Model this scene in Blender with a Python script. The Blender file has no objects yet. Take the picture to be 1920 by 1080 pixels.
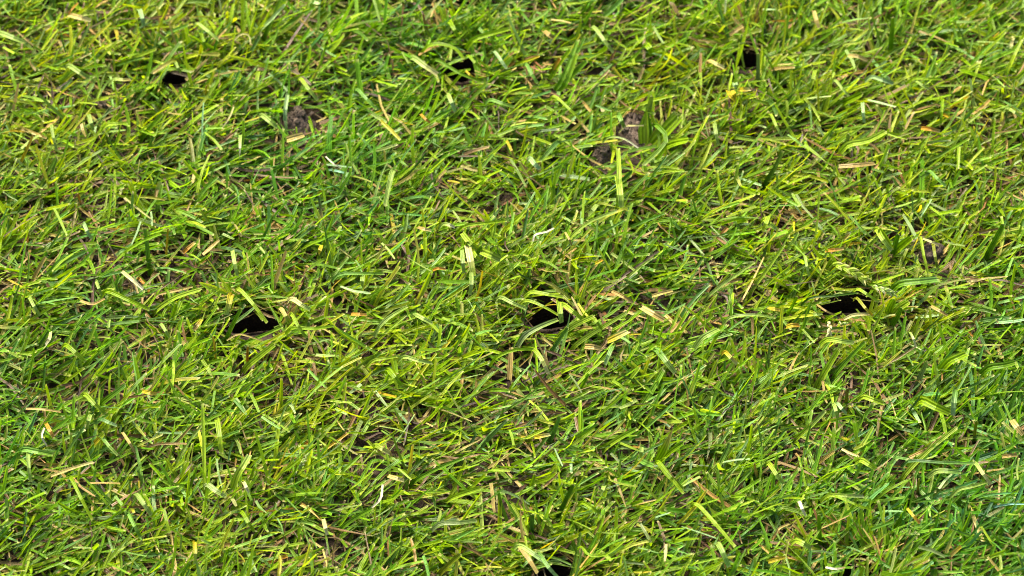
import bpy, math, random
import numpy as np
from mathutils import Vector

random.seed(7)
rng = np.random.default_rng(11)

# ------------------------------------------------------------------ camera, sky, sun, exposure
sc = bpy.context.scene
PITCH = math.radians(49.0)          # looking down at the lawn
DIST = 2.2                          # metres from camera to the centre of the framed turf
WIDTH = 0.45                        # metres of turf across the frame
LENS = 36.0 * DIST / WIDTH
F_PX = LENS / 36.0 * 1920.0
SP, CP = math.sin(PITCH), math.cos(PITCH)
CAM = np.array([0.0, -DIST * CP, DIST * SP])
RIGHT = np.array([1.0, 0.0, 0.0]); FWD = np.array([0.0, CP, -SP]); UP = np.array([0.0, SP, CP])

cam_data = bpy.data.cameras.new('camera')
cam = bpy.data.objects.new('camera', cam_data)
sc.collection.objects.link(cam)
cam.location = CAM
cam.rotation_euler = (math.pi / 2 - PITCH, 0, 0)
cam_data.lens = LENS
cam_data.sensor_width = 36.0
cam_data.clip_start = 0.05
cam_data.clip_end = 500.0
cam_data.dof.use_dof = True
cam_data.dof.focus_distance = DIST - 0.055
cam_data.dof.aperture_fstop = 14.0
sc.camera = cam

SUN_EL, SUN_AZ = math.radians(52), math.radians(-35)   # azimuth from +y (away from camera) towards +x
world = bpy.data.worlds.new('World'); sc.world = world; world.use_nodes = True
wn = world.node_tree.nodes; wl = world.node_tree.links
sky = wn.new('ShaderNodeTexSky'); sky.sky_type = 'NISHITA'; sky.sun_disc = False
sky.sun_elevation = SUN_EL; sky.sun_rotation = SUN_AZ
sky.air_density = 1.0; sky.dust_density = 6.0; sky.ozone_density = 0.6
bg = wn['Background']; bg.inputs['Strength'].default_value = 0.095
wl.new(sky.outputs[0], bg.inputs['Color'])
sun_d = bpy.data.lights.new('sun', 'SUN'); sun_d.energy = 2.5; sun_d.angle = math.radians(28); sun_d.color = (1.0, 0.92, 0.78)
sun = bpy.data.objects.new('sun', sun_d); sc.collection.objects.link(sun)
sdir = Vector((math.cos(SUN_EL) * math.sin(SUN_AZ), math.cos(SUN_EL) * math.cos(SUN_AZ), math.sin(SUN_EL)))
sun.rotation_euler = sdir.to_track_quat('Z', 'Y').to_euler()
vs = sc.view_settings
vs.view_transform = 'Standard'; vs.look = 'None'; vs.gamma = 1.0; vs.use_curve_mapping = False
vs.exposure = 2.02
sc.cycles.filter_width = 1.05
sc.cycles.max_bounces = 6; sc.cycles.diffuse_bounces = 3; sc.cycles.transmission_bounces = 4

# ------------------------------------------------------------------ pixel <-> place
def at(px, py, z=0.0):
    """the point at height z seen at pixel (px, py) of the 1920x1080 photograph"""
    d = FWD + (px - 960.0) / F_PX * RIGHT + (540.0 - py) / F_PX * UP
    return CAM + d * ((z - CAM[2]) / d[2])

def project(P):
    v = P - CAM
    d = v @ FWD
    return 960 + F_PX * (v @ RIGHT) / d, 540 - F_PX * (v @ UP) / d, d

MM_PX = DIST / F_PX                 # metres per photograph pixel at the middle

def soil_height(x, y):
    return 0.0012 * (np.sin(x * 61 + 1.3) * np.cos(y * 53) + 0.7 * np.sin(x * 137 + y * 91) + 0.5 * np.cos(y * 211 - x * 163))

# ------------------------------------------------------------------ materials
def base_mat(name):
    m = bpy.data.materials.new(name); m.use_nodes = True
    nt = m.node_tree; nt.nodes.clear()
    out = nt.nodes.new('ShaderNodeOutputMaterial')
    return m, nt, out

def blade_material():
    m, nt, out = base_mat('grass_leaf'); N = nt.nodes.new; L = nt.links.new
    col = N('ShaderNodeAttribute'); col.attribute_name = 'Col'
    acr = N('ShaderNodeAttribute'); acr.attribute_name = 'across'
    tc = N('ShaderNodeNewGeometry')
    noi = N('ShaderNodeTexNoise'); noi.inputs['Scale'].default_value = 260; noi.inputs['Detail'].default_value = 3
    L(tc.outputs['Position'], noi.inputs['Vector'])
    # veins: fine ridges along the blade
    mul = N('ShaderNodeMath'); mul.operation = 'MULTIPLY'; mul.inputs[1].default_value = 9.5
    L(acr.outputs['Fac'], mul.inputs[0])
    sn = N('ShaderNodeMath'); sn.operation = 'SINE'; L(mul.outputs[0], sn.inputs[0])
    vr = N('ShaderNodeMapRange'); vr.inputs[1].default_value = -1; vr.inputs[2].default_value = 1
    vr.inputs[3].default_value = 0.70; vr.inputs[4].default_value = 1.22
    L(sn.outputs[0], vr.inputs[0])
    nr = N('ShaderNodeMapRange'); nr.inputs[1].default_value = 0.3; nr.inputs[2].default_value = 0.7
    nr.inputs[3].default_value = 0.87; nr.inputs[4].default_value = 1.13
    L(noi.outputs['Fac'], nr.inputs[0])
    # leaf margins brightened in the colour, like edges catching light
    ab = N('ShaderNodeMath'); ab.operation = 'ABSOLUTE'; L(acr.outputs['Fac'], ab.inputs[0])
    er = N('ShaderNodeMapRange'); er.inputs[1].default_value = 0.72; er.inputs[2].default_value = 0.95
    er.inputs[3].default_value = 1.0; er.inputs[4].default_value = 1.2
    L(ab.outputs[0], er.inputs[0])
    em = N('ShaderNodeMath'); em.operation = 'MULTIPLY'; L(vr.outputs[0], em.inputs[0]); L(er.outputs[0], em.inputs[1])
    mm = N('ShaderNodeMath'); mm.operation = 'MULTIPLY'; L(em.outputs[0], mm.inputs[0]); L(nr.outputs[0], mm.inputs[1])
    sc_ = N('ShaderNodeVectorMath'); sc_.operation = 'SCALE'
    L(col.outputs['Color'], sc_.inputs[0]); L(mm.outputs[0], sc_.inputs['Scale'])
    # rust / dry flecks
    fl = N('ShaderNodeTexNoise'); fl.inputs['Scale'].default_value = 900; fl.inputs['Detail'].default_value = 2
    L(tc.outputs['Position'], fl.inputs['Vector'])
    fr = N('ShaderNodeMapRange'); fr.inputs[1].default_value = 0.69; fr.inputs[2].default_value = 0.78
    fr.inputs[3].default_value = 0.0; fr.inputs[4].default_value = 0.6
    L(fl.outputs['Fac'], fr.inputs[0])
    mx = N('ShaderNodeMix'); mx.data_type = 'RGBA'; mx.inputs[7].default_value = (0.34, 0.27, 0.10, 1)
    L(fr.outputs[0], mx.inputs[0]); L(sc_.outputs[0], mx.inputs[6])
    bsdf = N('ShaderNodeBsdfPrincipled')
    L(mx.outputs[2], bsdf.inputs['Base Color'])
    bsdf.inputs['Roughness'].default_value = 0.38
    bsdf.inputs['Specular IOR Level'].default_value = 0.28
    bmp = N('ShaderNodeBump'); bmp.inputs['Strength'].default_value = 0.35; bmp.inputs['Distance'].default_value = 0.0003
    L(sn.outputs[0], bmp.inputs['Height']); L(bmp.outputs[0], bsdf.inputs['Normal'])
    tr = N('ShaderNodeBsdfTranslucent')
    warm = N('ShaderNodeMix'); warm.data_type = 'RGBA'; warm.blend_type = 'MULTIPLY'; warm.inputs[0].default_value = 1.0
    warm.inputs[7].default_value = (1.6, 1.45, 0.35, 1)
    L(mx.outputs[2], warm.inputs[6]); L(warm.outputs[2], tr.inputs['Color'])
    ms = N('ShaderNodeMixShader'); L(col.outputs['Alpha'], ms.inputs[0])
    L(bsdf.outputs[0], ms.inputs[1]); L(tr.outputs[0], ms.inputs[2]); L(ms.outputs[0], out.inputs['Surface'])
    return m

def soil_material(name, c0, c1, far=False):
    m, nt, out = base_mat(name); N = nt.nodes.new; L = nt.links.new
    g = N('ShaderNodeNewGeometry')
    n1 = N('ShaderNodeTexNoise'); n1.inputs['Scale'].default_value = 180; n1.inputs['Detail'].default_value = 8; n1.inputs['Roughness'].default_value = 0.7
    L(g.outputs['Position'], n1.inputs['Vector'])
    r = N('ShaderNodeValToRGB'); r.color_ramp.elements[0].position = 0.32; r.color_ramp.elements[1].position = 0.72
    r.color_ramp.elements[0].color = (*c0, 1); r.color_ramp.elements[1].color = (*c1, 1)
    L(n1.outputs['Fac'], r.inputs[0])
    b = N('ShaderNodeBsdfPrincipled'); b.inputs['Roughness'].default_value = 0.95; b.inputs['Specular IOR Level'].default_value = 0.2
    colour = r.outputs[0]
    if far:      # beyond the modelled turf the ground is lawn seen from afar
        ln = N('ShaderNodeVectorMath'); ln.operation = 'LENGTH'; L(g.outputs['Position'], ln.inputs[0])
        mr = N('ShaderNodeMapRange'); mr.inputs[1].default_value = 1.1; mr.inputs[2].default_value = 1.5
        L(ln.outputs['Value'], mr.inputs[0])
        n2 = N('ShaderNodeTexNoise'); n2.inputs['Scale'].default_value = 40; n2.inputs['Detail'].default_value = 9
        L(g.outputs['Position'], n2.inputs['Vector'])
        r2 = N('ShaderNodeValToRGB'); r2.color_ramp.elements[0].color = (0.03, 0.07, 0.012, 1); r2.color_ramp.elements[1].color = (0.12, 0.2, 0.03, 1)
        L(n2.outputs['Fac'], r2.inputs[0])
        mx = N('ShaderNodeMix'); mx.data_type = 'RGBA'
        L(mr.outputs[0], mx.inputs[0]); L(r.outputs[0], mx.inputs[6]); L(r2.outputs[0], mx.inputs[7])
        colour = mx.outputs[2]
    L(colour, b.inputs['Base Color'])
    n3 = N('ShaderNodeTexNoise'); n3.inputs['Scale'].default_value = 700; n3.inputs['Detail'].default_value = 5
    L(g.outputs['Position'], n3.inputs['Vector'])
    bp = N('ShaderNodeBump'); bp.inputs['Strength'].default_value = 0.8; bp.inputs['Distance'].default_value = 0.002
    L(n3.outputs['Fac'], bp.inputs['Height']); L(bp.outputs[0], b.inputs['Normal'])
    L(b.outputs[0], out.inputs['Surface'])
    return m

M_LEAF = blade_material()
M_SOIL = soil_material('soil', (0.020, 0.013, 0.009), (0.075, 0.052, 0.036), far=True)
M_PIT = soil_material('damp_soil', (0.016, 0.010, 0.006), (0.060, 0.039, 0.024))
M_CAST = soil_material('crumbly_soil', (0.040, 0.028, 0.020), (0.190, 0.142, 0.104))

# ------------------------------------------------------------------ helpers
def tag(o, label=None, cat=None, group=None, kind=None):
    if label: o['label'] = label
    if cat: o['category'] = cat
    if group: o['group'] = group
    if kind: o['kind'] = kind
    return o

def link(name, me, mat, parent=None, smooth=False):
    o = bpy.data.objects.new(name, me); sc.collection.objects.link(o)
    me.materials.append(mat)
    if parent is not None: o.parent = parent
    return o

def mesh_np(name, V, quads, col=None, across=None, smooth=True):
    me = bpy.data.meshes.new(name)
    V = np.ascontiguousarray(V, dtype=np.float32); quads = np.ascontiguousarray(quads, dtype=np.int32)
    me.vertices.add(len(V)); me.vertices.foreach_set('co', V.ravel())
    k = quads.shape[1]
    me.loops.add(quads.size); me.loops.foreach_set('vertex_index', quads.ravel())
    me.polygons.add(len(quads)); me.polygons.foreach_set('loop_start', np.arange(0, quads.size, k, dtype=np.int32))
    me.polygons.foreach_set('use_smooth', np.full(len(quads), smooth, dtype=bool))
    me.update(calc_edges=True)
    if col is not None:
        a = me.attributes.new('Col', 'FLOAT_COLOR', 'POINT'); a.data.foreach_set('color', np.ascontiguousarray(col, dtype=np.float32).ravel())
    if across is not None:
        a = me.attributes.new('across', 'FLOAT', 'POINT'); a.data.foreach_set('value', np.ascontiguousarray(across, dtype=np.float32).ravel())
    return me

PAL = {   # reflectance of the leaf, with sky sheen painted into paleblue, and how much light passes through it
    'deep':   (0.042, 0.108, 0.004, 0.30), 'green': (0.102, 0.220, 0.005, 0.40),
    'lime':   (0.190, 0.312, 0.003, 0.46), 'light': (0.235, 0.345, 0.018, 0.40),
    'pale':   (0.225, 0.325, 0.060, 0.32), 'blue':  (0.108, 0.230, 0.030, 0.24),
    'paleblue': (0.215, 0.335, 0.120, 0.20),  'teal':  (0.048, 0.125, 0.018, 0.22),
    'grey':   (0.170, 0.230, 0.070, 0.18), 'olive': (0.160, 0.185, 0.010, 0.28),
    'yellow': (0.340, 0.290, 0.014, 0.35), 'orange': (0.340, 0.180, 0.015, 0.25),
    'straw':  (0.340, 0.275, 0.075, 0.20), 'cream': (0.400, 0.385, 0.140, 0.22),
    'tan':    (0.260, 0.190, 0.050, 0.14), 'brown': (0.125, 0.080, 0.022, 0.06),
    'dark':   (0.060, 0.036, 0.018, 0.03), 'white': (0.530, 0.510, 0.340, 0.18),
    'red':    (0.170, 0.075, 0.028, 0.05),
}
PAL = {k: np.array(v) for k, v in PAL.items()}
LANDMARKS = """
A|s|l|38|straw>cream|385,80 450,98 515,115|pale yellow withered blade end in the top left of the lawn
A|w|l|14|orange|385,82 405,50 440,15|thin orange strand curling up from a withered yellow blade end
A|c|h|30|paleblue|1618,530 1606,610 1600,685|pale blue-green blade hanging straight down onto flat bare soil
A|b|hp|22|pale>white|1352,760 1350,830 1346,892|whitish spear-shaped blade pointing down, between fresh green ones
A|w|l|13|cream|1315,600 1290,660 1245,725|thin cream curl of dry grass looping down to a pointed end
A|s|g|22|yellow|118,912 150,840 186,762|yellow dying blade standing near the left photo edge
A|c|h|30|pale|498,640 512,690 525,735|pale green cut blade dropping steeply below the small overgrown hole
A|c|h|22|pale|288,700 300,770 318,845|narrow pale blade hanging down, left of a yellow-green drift
A|c|h|38|pale|385,365 445,405 508,440|broad pale green clipping sloping down, left of the overgrown hole
A|b|g|27|blue|925,192 990,165 1058,140|blue-green blade with square cut end above the small overgrown hole
A|c|l|26|pale|1110,130 1170,175 1230,225|pale straight clipping sloping down to the right of the overgrown hole
A|c|h|32|paleblue|785,50 800,100 812,152|wide pale blue-green blade tip hanging near the upper photo edge
A|b|g|17|deep|1675,462 1720,380 1800,300|thin dark green curved blade arching above a bare soil patch
A|c|h|30|light>pale|1690,440 1735,500 1788,565|light green blade with pale ribs beside the flat bare soil
A|b|h|26|lime|1130,185 1145,232 1160,282|short yellow-green blade hanging down, right of the overgrown hole
A|c|l|42|pale|-5,182 70,210 142,238|wide pale green blade lying at the left photo edge
A|w|l|12|cream|1320,225 1345,198 1378,190 1402,205 1410,250|thin cream stalk bent over like a hook
A|b|l|30|olive>straw|985,335 920,370 858,410|olive blade with dry straw end lying over the small overgrown hole
A|c|h|22|pale|985,345 1000,380 1018,412|stubby pale blade end at the rim of the overgrown hole
A|c|h|30|light|1455,400 1444,450 1430,497|short light green blade stub pointing down to its cut end
A|c|l|36|pale|1470,645 1515,680 1560,715|flat pale ribbed blade lying left of the flat bare soil
A|b|l|27|light|600,702 660,695 718,690|level pale green blade with square ends, left part of the lawn
A|s|g|25|yellow>orange|1152,528 1155,505 1158,480|short orange-yellow leaf stub standing near thin green blades
A|s|l|50|straw|1610,785 1660,770 1712,755|broad straw scrap lying at the lower edge of flat bare soil
A|w|l|10|white|1832,880 1870,915 1922,948|thin white dry strand sloping down
A|c|l|28|pale>straw|640,445 690,448 735,447|pale blade with a yellowed end, left of the overgrown hole
A|b|g|32|green|810,760 860,700 915,640|mid-green blade rising to a square cut tip
A|b|g|28|light|700,360 790,310 880,275|light green blade leaning over the top of the overgrown hole
A|b|g|30|green|1500,180 1540,90 1580,-10|tall green blade cut off by the upper photo edge
B|c|l|42|pale>cream|400,320 470,370 542,418|wide whitish-green clipping pointing at the round black hole
B|b|l|24|green|540,335 660,408 800,465|long slender green blade slanting across the round black hole
B|b|g|24|lime|600,505 650,445 697,392|upright lime blade bent over at its tip in front of the round hole
B|c|l|18|yellow|695,395 720,418 750,440|yellowish bent blade tip in front of the round black hole
B|c|s|32|olive|572,420 610,460 655,505|dull olive blade sunk at the near lip of the round black hole
B|b|l|27|lime|490,256 560,246 640,272 690,332|arched yellow-green blade curving over the top of the round hole
B|b|h|22|lime|712,310 750,350 795,392|slim yellow-green blade at the right-hand rim of the round hole
B|c|l|30|paleblue|858,285 895,335 932,388|shiny pale blue-green blade crossing towards reddish dead stems
B|c|h|30|pale>paleblue|600,530 620,575 642,628|pale shiny blade tip hanging below the round black hole
B|b|g|28|green|640,655 730,560 822,465|long green blade leaning right, just below the round black hole
B|b|l|27|blue|838,560 900,580 975,602|blue-green blade lying level with a square end
B|b|g|20|lime>yellow|975,362 1045,340 1115,315|slender lime blade with yellow tip beside reddish dead stems
B|b|l|26|blue|1040,360 1070,415 1104,468|blue-green blade lying over the reddish dead stems
B|b|l|38|lime|745,220 850,185 950,160|broad bright lime blade lying level above the round black hole
B|b|t|15|green|862,300 838,150 834,-5|very tall thin green blade rising to the upper photo edge
B|b|h|30|lime|608,118 635,165 660,215|yellow-green blade with pale cut end above the round hole
B|c|h|28|pale|1420,150 1475,222 1532,297|narrow pale clipping slanting down above the bare soil
B|b|h|24|light|1200,540 1280,610 1356,682|straight light green blade slanting down toward bare soil
B|b|h|36|light|1560,1080 1562,960 1556,832|broad pale green blade standing upright below the smaller soil clod
B|c|h|38|pale|292,955 275,1010 245,1160|long whitish blade hanging down, brightest in this part of the lawn
B|b|l|34|teal|1218,798 1170,850 1118,905|short dark blue-green blade pointing down left
B|s|h|20|yellow>straw|930,790 955,840 975,898|narrow yellow blade curling down to a straw tip
B|c|l|36|paleblue|1060,890 1085,920 1118,952|short pale blue-green clipping with square end
B|s|l|42|tan|1138,170 1165,192 1198,216|chunky tan straw piece near the upper photo edge
B|s|g|26|orange>yellow|1175,418 1205,370 1232,328|orange-yellow blade leaning among stiff green ones
B|s|l|20|orange|445,640 472,668 502,692|small orange strip among yellow-green blades
B|s|s|26|brown|680,872 750,845 832,825|long brown dead blade lying low between green ones
B|c|l|12|cream|1600,710 1650,706 1702,706|thin pale stalk lying across the bare soil patch
B|c|h|32|blue>pale|1558,640 1575,678 1592,716|short ribbed green blade end at the left of the bare soil
B|c|l|14|pale>white|1510,770 1590,780 1672,832|thin pale blade curving along the bottom of the bare soil
B|b|l|26|blue|88,500 140,555 198,616|blue-green straight blade sloping down left of the round hole
B|c|h|46|lime|1712,248 1735,270 1748,305|folded yellow-green leaf end above the broad-leaved shoot
B|b|l|34|green|1770,700 1830,790 1700,930|curved green blade at the foot of the broad-leaved shoot
C|c|l|36|straw>cream|150,340 190,360 237,382|cream clipping pointing at the hole with the standing blade
C|b|g|30|grey|422,450 425,380 424,300|blunt grey-green blade standing upright in front of a dark hole
C|b|g|22|lime|522,412 500,370 478,335|short lime blade with white cut tip at the right of a dark hole
C|b|l|22|lime|1300,440 1380,443 1462,446|bright yellow-green blade lying level in the upper right lawn
C|c|l|28|paleblue|1060,430 1120,448 1188,472|pale blue-green blade lying flat in the upper right lawn
C|b|g|25|green|705,265 780,220 850,170|straight mid-green blade rising to a cut tip
C|s|l|30|straw|738,58 750,105 768,158|pale straw piece hanging near the upper photo edge
C|s|l|30|tan>straw|262,195 300,170 342,145|short tan straw stick near the upper right hole
C|c|l|20|pale|858,450 895,495 937,542|slim pale clipping sloping down
C|b|h|22|lime|1462,555 1458,625 1450,702|upright yellow-green blade end beside curled blades
C|s|l|30|orange>straw|1340,718 1390,725 1448,738|orange straw piece lying level among green blades
C|c|h|26|pale|1830,610 1868,632 1908,660|pale ribbed clipping near the right photo edge
C|b|g|34|deep|475,1015 520,940 562,852|dark green broad blade standing out among yellow-green grass
C|c|g|30|pale|922,845 926,800 932,755|pale blade end pointing up among yellow-green blades
C|c|h|24|paleblue|1012,575 1015,630 1022,692|short pale bluish blade tip hanging down
C|s|l|36|tan|878,935 980,928 1082,918|flattened brown straw blade under yellow-green grass
C|b|g|56|lime|895,580 950,555 1005,528|broad speckled yellow-green leaf in the upper right lawn
C|b|l|48|light|935,810 1040,790 1148,735|broad pale yellow-green leaf lying flat
C|b|t|36|green|1172,245 1178,170 1182,100|wide green blade standing straight up near the upper photo edge
C|c|h|30|light|748,390 735,440 714,500|light green blade end hanging down
C|c|h|28|pale|178,690 188,750 202,818|pale blade hanging down in the yellow-green drift
C|c|h|22|light>pale|495,640 525,705 562,772|thin pale blade slanting down through yellow-green grass
C|c|l|28|blue|1388,960 1430,1002 1482,1048|blue-green clipping lying in the upper right lawn
C|c|l|26|pale|1308,455 1345,478 1388,502|pale clipping beneath a level lime blade
C|s|l|28|straw|930,312 980,315 1042,342|curved straw leaf lying under green blades
D|c|h|28|paleblue|470,175 488,215 516,265|short pale bluish clipping at the left of the lawn
D|s|g|30|tan>straw|178,505 215,435 256,366|straw blade leaning right near the left photo edge
D|s|l|26|cream>white|685,445 740,490 806,547|bright white dry blade lying on the green, its bend at the upper end
D|s|g|25|orange|458,66 448,40 437,10|bright orange leaf scrap at the left of the lawn
D|b|l|32|lime|605,555 720,605 842,662|long bright lime blade sloping down with two pale ribs
D|b|g|38|light|888,655 990,590 1132,545|broad light green blade with lengthwise ribs, rising gently
D|b|g|32|lime|960,722 975,680 990,630|wide short lime blade end pointing up
D|c|h|24|pale|905,740 930,780 956,820|pale clipping pointing down near brown thatch
D|c|h|24|pale|540,498 555,540 574,585|pale narrow blade below the bright white dry blade
D|b|g|32|green|838,410 828,310 815,205|upright green blade with a darker middle rib
D|s|g|16|yellow|935,355 940,280 946,205|thin yellow blade standing upright
D|b|g|30|green|1282,805 1318,730 1356,655|green blade standing at the left end of the long dark hole
D|b|g|26|green|1370,852 1480,805 1592,756|straight green blade slanting across the long dark hole
D|b|g|18|lime|1310,845 1350,805 1386,773|short lime blade poking up over the long dark hole
D|w|l|12|straw|1275,835 1340,800 1412,816 1480,838|thin straw strand arching over the long dark hole
D|b|g|44|light|1395,975 1470,915 1546,855|broad light green blade rising in front of the long dark hole
D|b|h|28|light|1345,545 1420,625 1505,738|pale green blade drooping over the top of the long dark hole
D|c|h|32|straw>light|1578,652 1605,695 1632,742|blade with straw base hanging above the long dark hole
D|c|l|34|cream>pale|1640,598 1690,630 1745,663|whitish green clipping lying right of the long dark hole
D|c|h|42|yellow>pale|1300,575 1288,625 1272,692|pale stub with a yellow top at the upper left of the long hole
D|b|l|26|lime|1650,762 1760,768 1882,752|long level lime blade right of the long dark hole
D|b|h|26|light|1640,685 1675,750 1724,822|light green blade falling steeply right of the long dark hole
D|b|h|32|lime|368,858 420,900 482,955|yellow-green blade sloping down, left part of the lawn
D|s|h|28|yellow|1808,300 1800,325 1792,352|short yellow blade stub pointing down
D|s|l|28|orange>straw|1030,342 1060,312 1098,282|orange-tan dead leaf at the tip of a green blade
D|c|h|27|pale|1308,330 1320,400 1336,474|pale blade hanging straight, above the long dark hole
D|c|h|24|pale|165,590 190,640 226,694|pale clipping slanting down near the left photo edge
D|c|h|20|pale|618,715 612,760 650,802|small pale curved blade like a hook
D|s|h|26|cream>white|285,785 278,825 255,862|whitish curl of dried leaf near the left photo edge
D|s|l|32|tan>yellow|1088,776 1112,745 1134,716|tan and yellow leaf scrap left of the long dark hole
D|s|g|16|yellow|1216,952 1208,880 1198,812|upright yellow stem left of the long dark hole
D|s|g|18|orange|1392,962 1392,918 1394,870|orange stem standing in front of the long dark hole
D|w|l|20|tan|450,610 520,630 590,598|tan dead leaf loop lying on brown thatch
E|c|h|46|light>pale|1556,-90 1570,10 1576,90|wide pale blade hanging down with a blunt end, right of the centre top
E|c|h|34|pale|1440,70 1415,102 1388,132|pale short clipping beside a wide hanging pale blade
E|b|l|26|light>pale|1288,255 1400,165 1552,104|long pale green blade curving up and to the right
E|w|l|14|white|1078,278 1090,240 1150,225 1196,203|white dry strand bent like a hook near the photo centre
E|s|h|16|straw|1258,225 1280,262 1297,303|thin straw strand hanging near the photo centre
E|b|l|24|lime|690,192 800,175 932,160|long lime blade lying level above the pale torn shoot
E|c|l|26|pale>white|575,178 610,185 640,198|clipping with a bright white end
E|s|l|28|tan>cream|428,196 465,208 508,216|pinkish tan blade end lying flat
E|b|l|30|pale|222,745 290,690 372,643|pale green pointed blade rising gently, left of the bridged hole
E|b|l|24|blue|-10,462 110,458 242,460|straight level blue-green blade
E|c|h|34|pale|122,468 118,500 114,535|short pale square stub hanging from a level blue-green blade
E|s|l|22|orange|512,440 545,428 590,434|small arched orange leaf
E|c|l|30|pale|895,590 960,622 1038,656|pale clipping ending beside the bridged hole
E|b|l|28|light|1070,562 1160,575 1252,592|light green blade lying across the top of the bridged hole
E|b|l|22|light|1040,608 1130,640 1222,692|narrow blade sloping across the bridged hole from its upper left
E|c|h|40|light>pale|1225,615 1232,680 1240,738|wide pale blade hanging down into the bridged hole
E|b|h|34|light|1245,630 1300,670 1362,718|ribbed light green blade at the upper right of the bridged hole
E|b|l|38|grey|1035,805 1120,755 1222,714|broad mottled grey-green blade laid as a bridge across a dark hole
E|b|g|30|blue|1190,885 1230,825 1274,765|blue-green blade standing at the right of the bridging blade
E|b|g|40|light|1235,800 1320,745 1420,698|broad folded green blade rising right of the bridged hole
E|b|h|28|light|1415,700 1435,730 1468,775|bent-down end of a folded green blade
E|b|g|34|light|1330,850 1460,765 1606,678|long broad green blade right of the bridged hole
E|s|l|46|yellow>cream|1495,838 1550,812 1615,780|thick pale yellow blade lying right of the bridged hole
E|s|l|40|tan>straw|1368,866 1415,870 1468,882|chunky tan stalk with a broken dark end below the bridged hole
E|c|h|34|blue>paleblue|1528,860 1505,915 1482,972|pale blue blade tip hanging under the chunky tan stalk
E|s|l|46|straw>tan|1685,645 1745,680 1818,722|broad frayed straw blade right of the root fibre knot
E|c|h|44|blue>pale|1775,885 1825,950 1880,1020|broad blade with a whitish cut end, right below the root fibres
E|b|l|22|lime|880,925 980,888 1085,884|arched yellow-green blade below the bridged hole
E|b|h|32|light>cream|1085,884 1130,945 1165,1025|ribbed pale blade bending down below the bridged hole
E|s|s|36|tan|945,1055 950,970 955,875|upright brown dead stem below the bridged hole
E|b|h|38|lime|262,995 298,1040 345,1095|wide bright lime blade pointing down, left of the dead brown stem
E|c|l|26|pale|355,925 430,948 512,962|pale blade with white edge lying level
E|b|l|24|light|178,948 245,935 315,925|light yellow-green level blade
E|c|l|36|pale|415,688 460,712 514,738|pale ribbed clipping left of the bridged hole
E|s|l|26|orange|55,686 100,688 145,690|orange-brown leaf scrap lying level
E|s|l|28|straw|1745,585 1800,568 1865,552|long cream straw among green blades, right of the bridged hole
E|s|l|26|tan|1520,555 1580,585 1642,622|tan stalk above the root fibre knot
E|s|l|24|yellow>orange|1425,402 1450,390 1472,378|tiny yellow-orange leaf end right of the photo centre
F|c|l|36|light>pale|460,150 490,180 528,208|pale folded leaf end near a very tall thin blade
F|c|h|34|light|485,130 470,175 448,222|pale yellow-green leaf crossing a folded leaf end
F|b|h|38|light>pale|1090,205 1125,265 1178,328|broad pale leaf pointing down to the V-shaped shoot
F|b|g|42|green|1725,335 1765,260 1806,182|wide green blade rising right of the dark soil clod
F|b|h|22|light|1338,250 1355,350 1382,466|thin pale blade standing in front of the dark soil clod
F|b|h|22|olive|1408,290 1420,360 1434,432|thin olive-yellow blade in front of the dark soil clod
F|s|l|18|cream|1350,262 1395,278 1440,302|grey-white straw lying above the dark soil clod
F|s|g|28|olive>straw|848,310 890,278 938,238|brownish olive blade end leaning right
F|s|l|26|orange>straw|800,330 850,325 908,318|orange dead blade lying level above the plump seed head
F|b|l|58|green>blue|1225,512 1330,500 1440,488|very broad ribbed dark green leaf lying level
F|b|l|17|deep|718,595 850,583 990,566|long thin dark green blade along the top of the slit-like hole
F|b|h|22|olive>yellow|980,595 1025,650 1072,698|olive blade slanting over the far end of the slit-like hole
F|s|l|26|cream|905,715 965,690 1056,686|cream straw blade lying along the lip of the slit-like hole
F|w|l|13|tan|755,632 800,665 855,692|thin brown strand dipping into the slit-like hole
F|b|g|26|lime|805,718 845,695 888,676|short green stub at the lower left of the slit-like hole
F|c|l|24|pale|728,692 755,688 787,684|small pale clipping at the left end of the slit-like hole
F|c|l|38|light>pale|815,828 890,838 965,848|spindle-shaped pale green leaf below the slit-like hole
F|b|g|46|light|775,1055 825,970 878,885|broad light green blade standing below the slit-like hole
F|b|g|32|green|868,1015 950,920 1030,840|long mid-green blade rising beside a broad light one
F|b|g|26|light|395,545 480,430 575,292|long light green blade leaning right, left of the seed heads
F|b|g|24|pale|160,570 280,480 404,394|long pale green blade rising evenly to the right
F|b|l|42|pale|105,825 150,795 204,768|short broad pale green blade over a tan leaf
F|c|h|20|pale>white|1275,785 1298,825 1312,872|thin white-tipped blade hanging right of the slit-like hole
F|b|l|60|lime|1495,955 1545,930 1598,905|very broad yellow-green leaf low at the right
F|b|g|36|grey|1318,1085 1345,1020 1372,955|grey-green pale blade pointing up
F|b|l|50|green|1725,985 1800,975 1876,955|wide ribbed green blade near the right photo edge
F|c|h|28|yellow>cream|238,898 270,930 308,966|pale yellow blade end pointing down
F|s|l|24|tan|1395,640 1440,665 1490,694|thin tan stalk right of the slit-like hole
F|b|l|22|pale|275,702 400,690 525,708|long pale arched blade left of the slit-like hole
F|s|l|30|yellow|480,650 515,658 548,665|small yellow leaf scrap left of the slit-like hole
F|s|l|36|yellow>orange|580,758 615,748 660,750|broad orange-yellow leaf scrap below left of the slit-like hole
F|b|t|14|light|735,310 760,150 768,-20|very long thin pale blade standing upright in the right half
F|b|g|24|lime|588,695 615,645 645,588|upright yellow-green blade at the left of the slit-like hole
F|c|h|20|pale|688,358 698,415 712,478|narrow pale clipping hanging left of the plump seed head
F|b|h|22|light|985,545 1030,570 1105,618|light green blade drooping over the far end of the slit-like hole
G|s|l|22|straw>cream|285,518 400,475 525,438|long cream straw blade rising gently in the lower left
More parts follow.
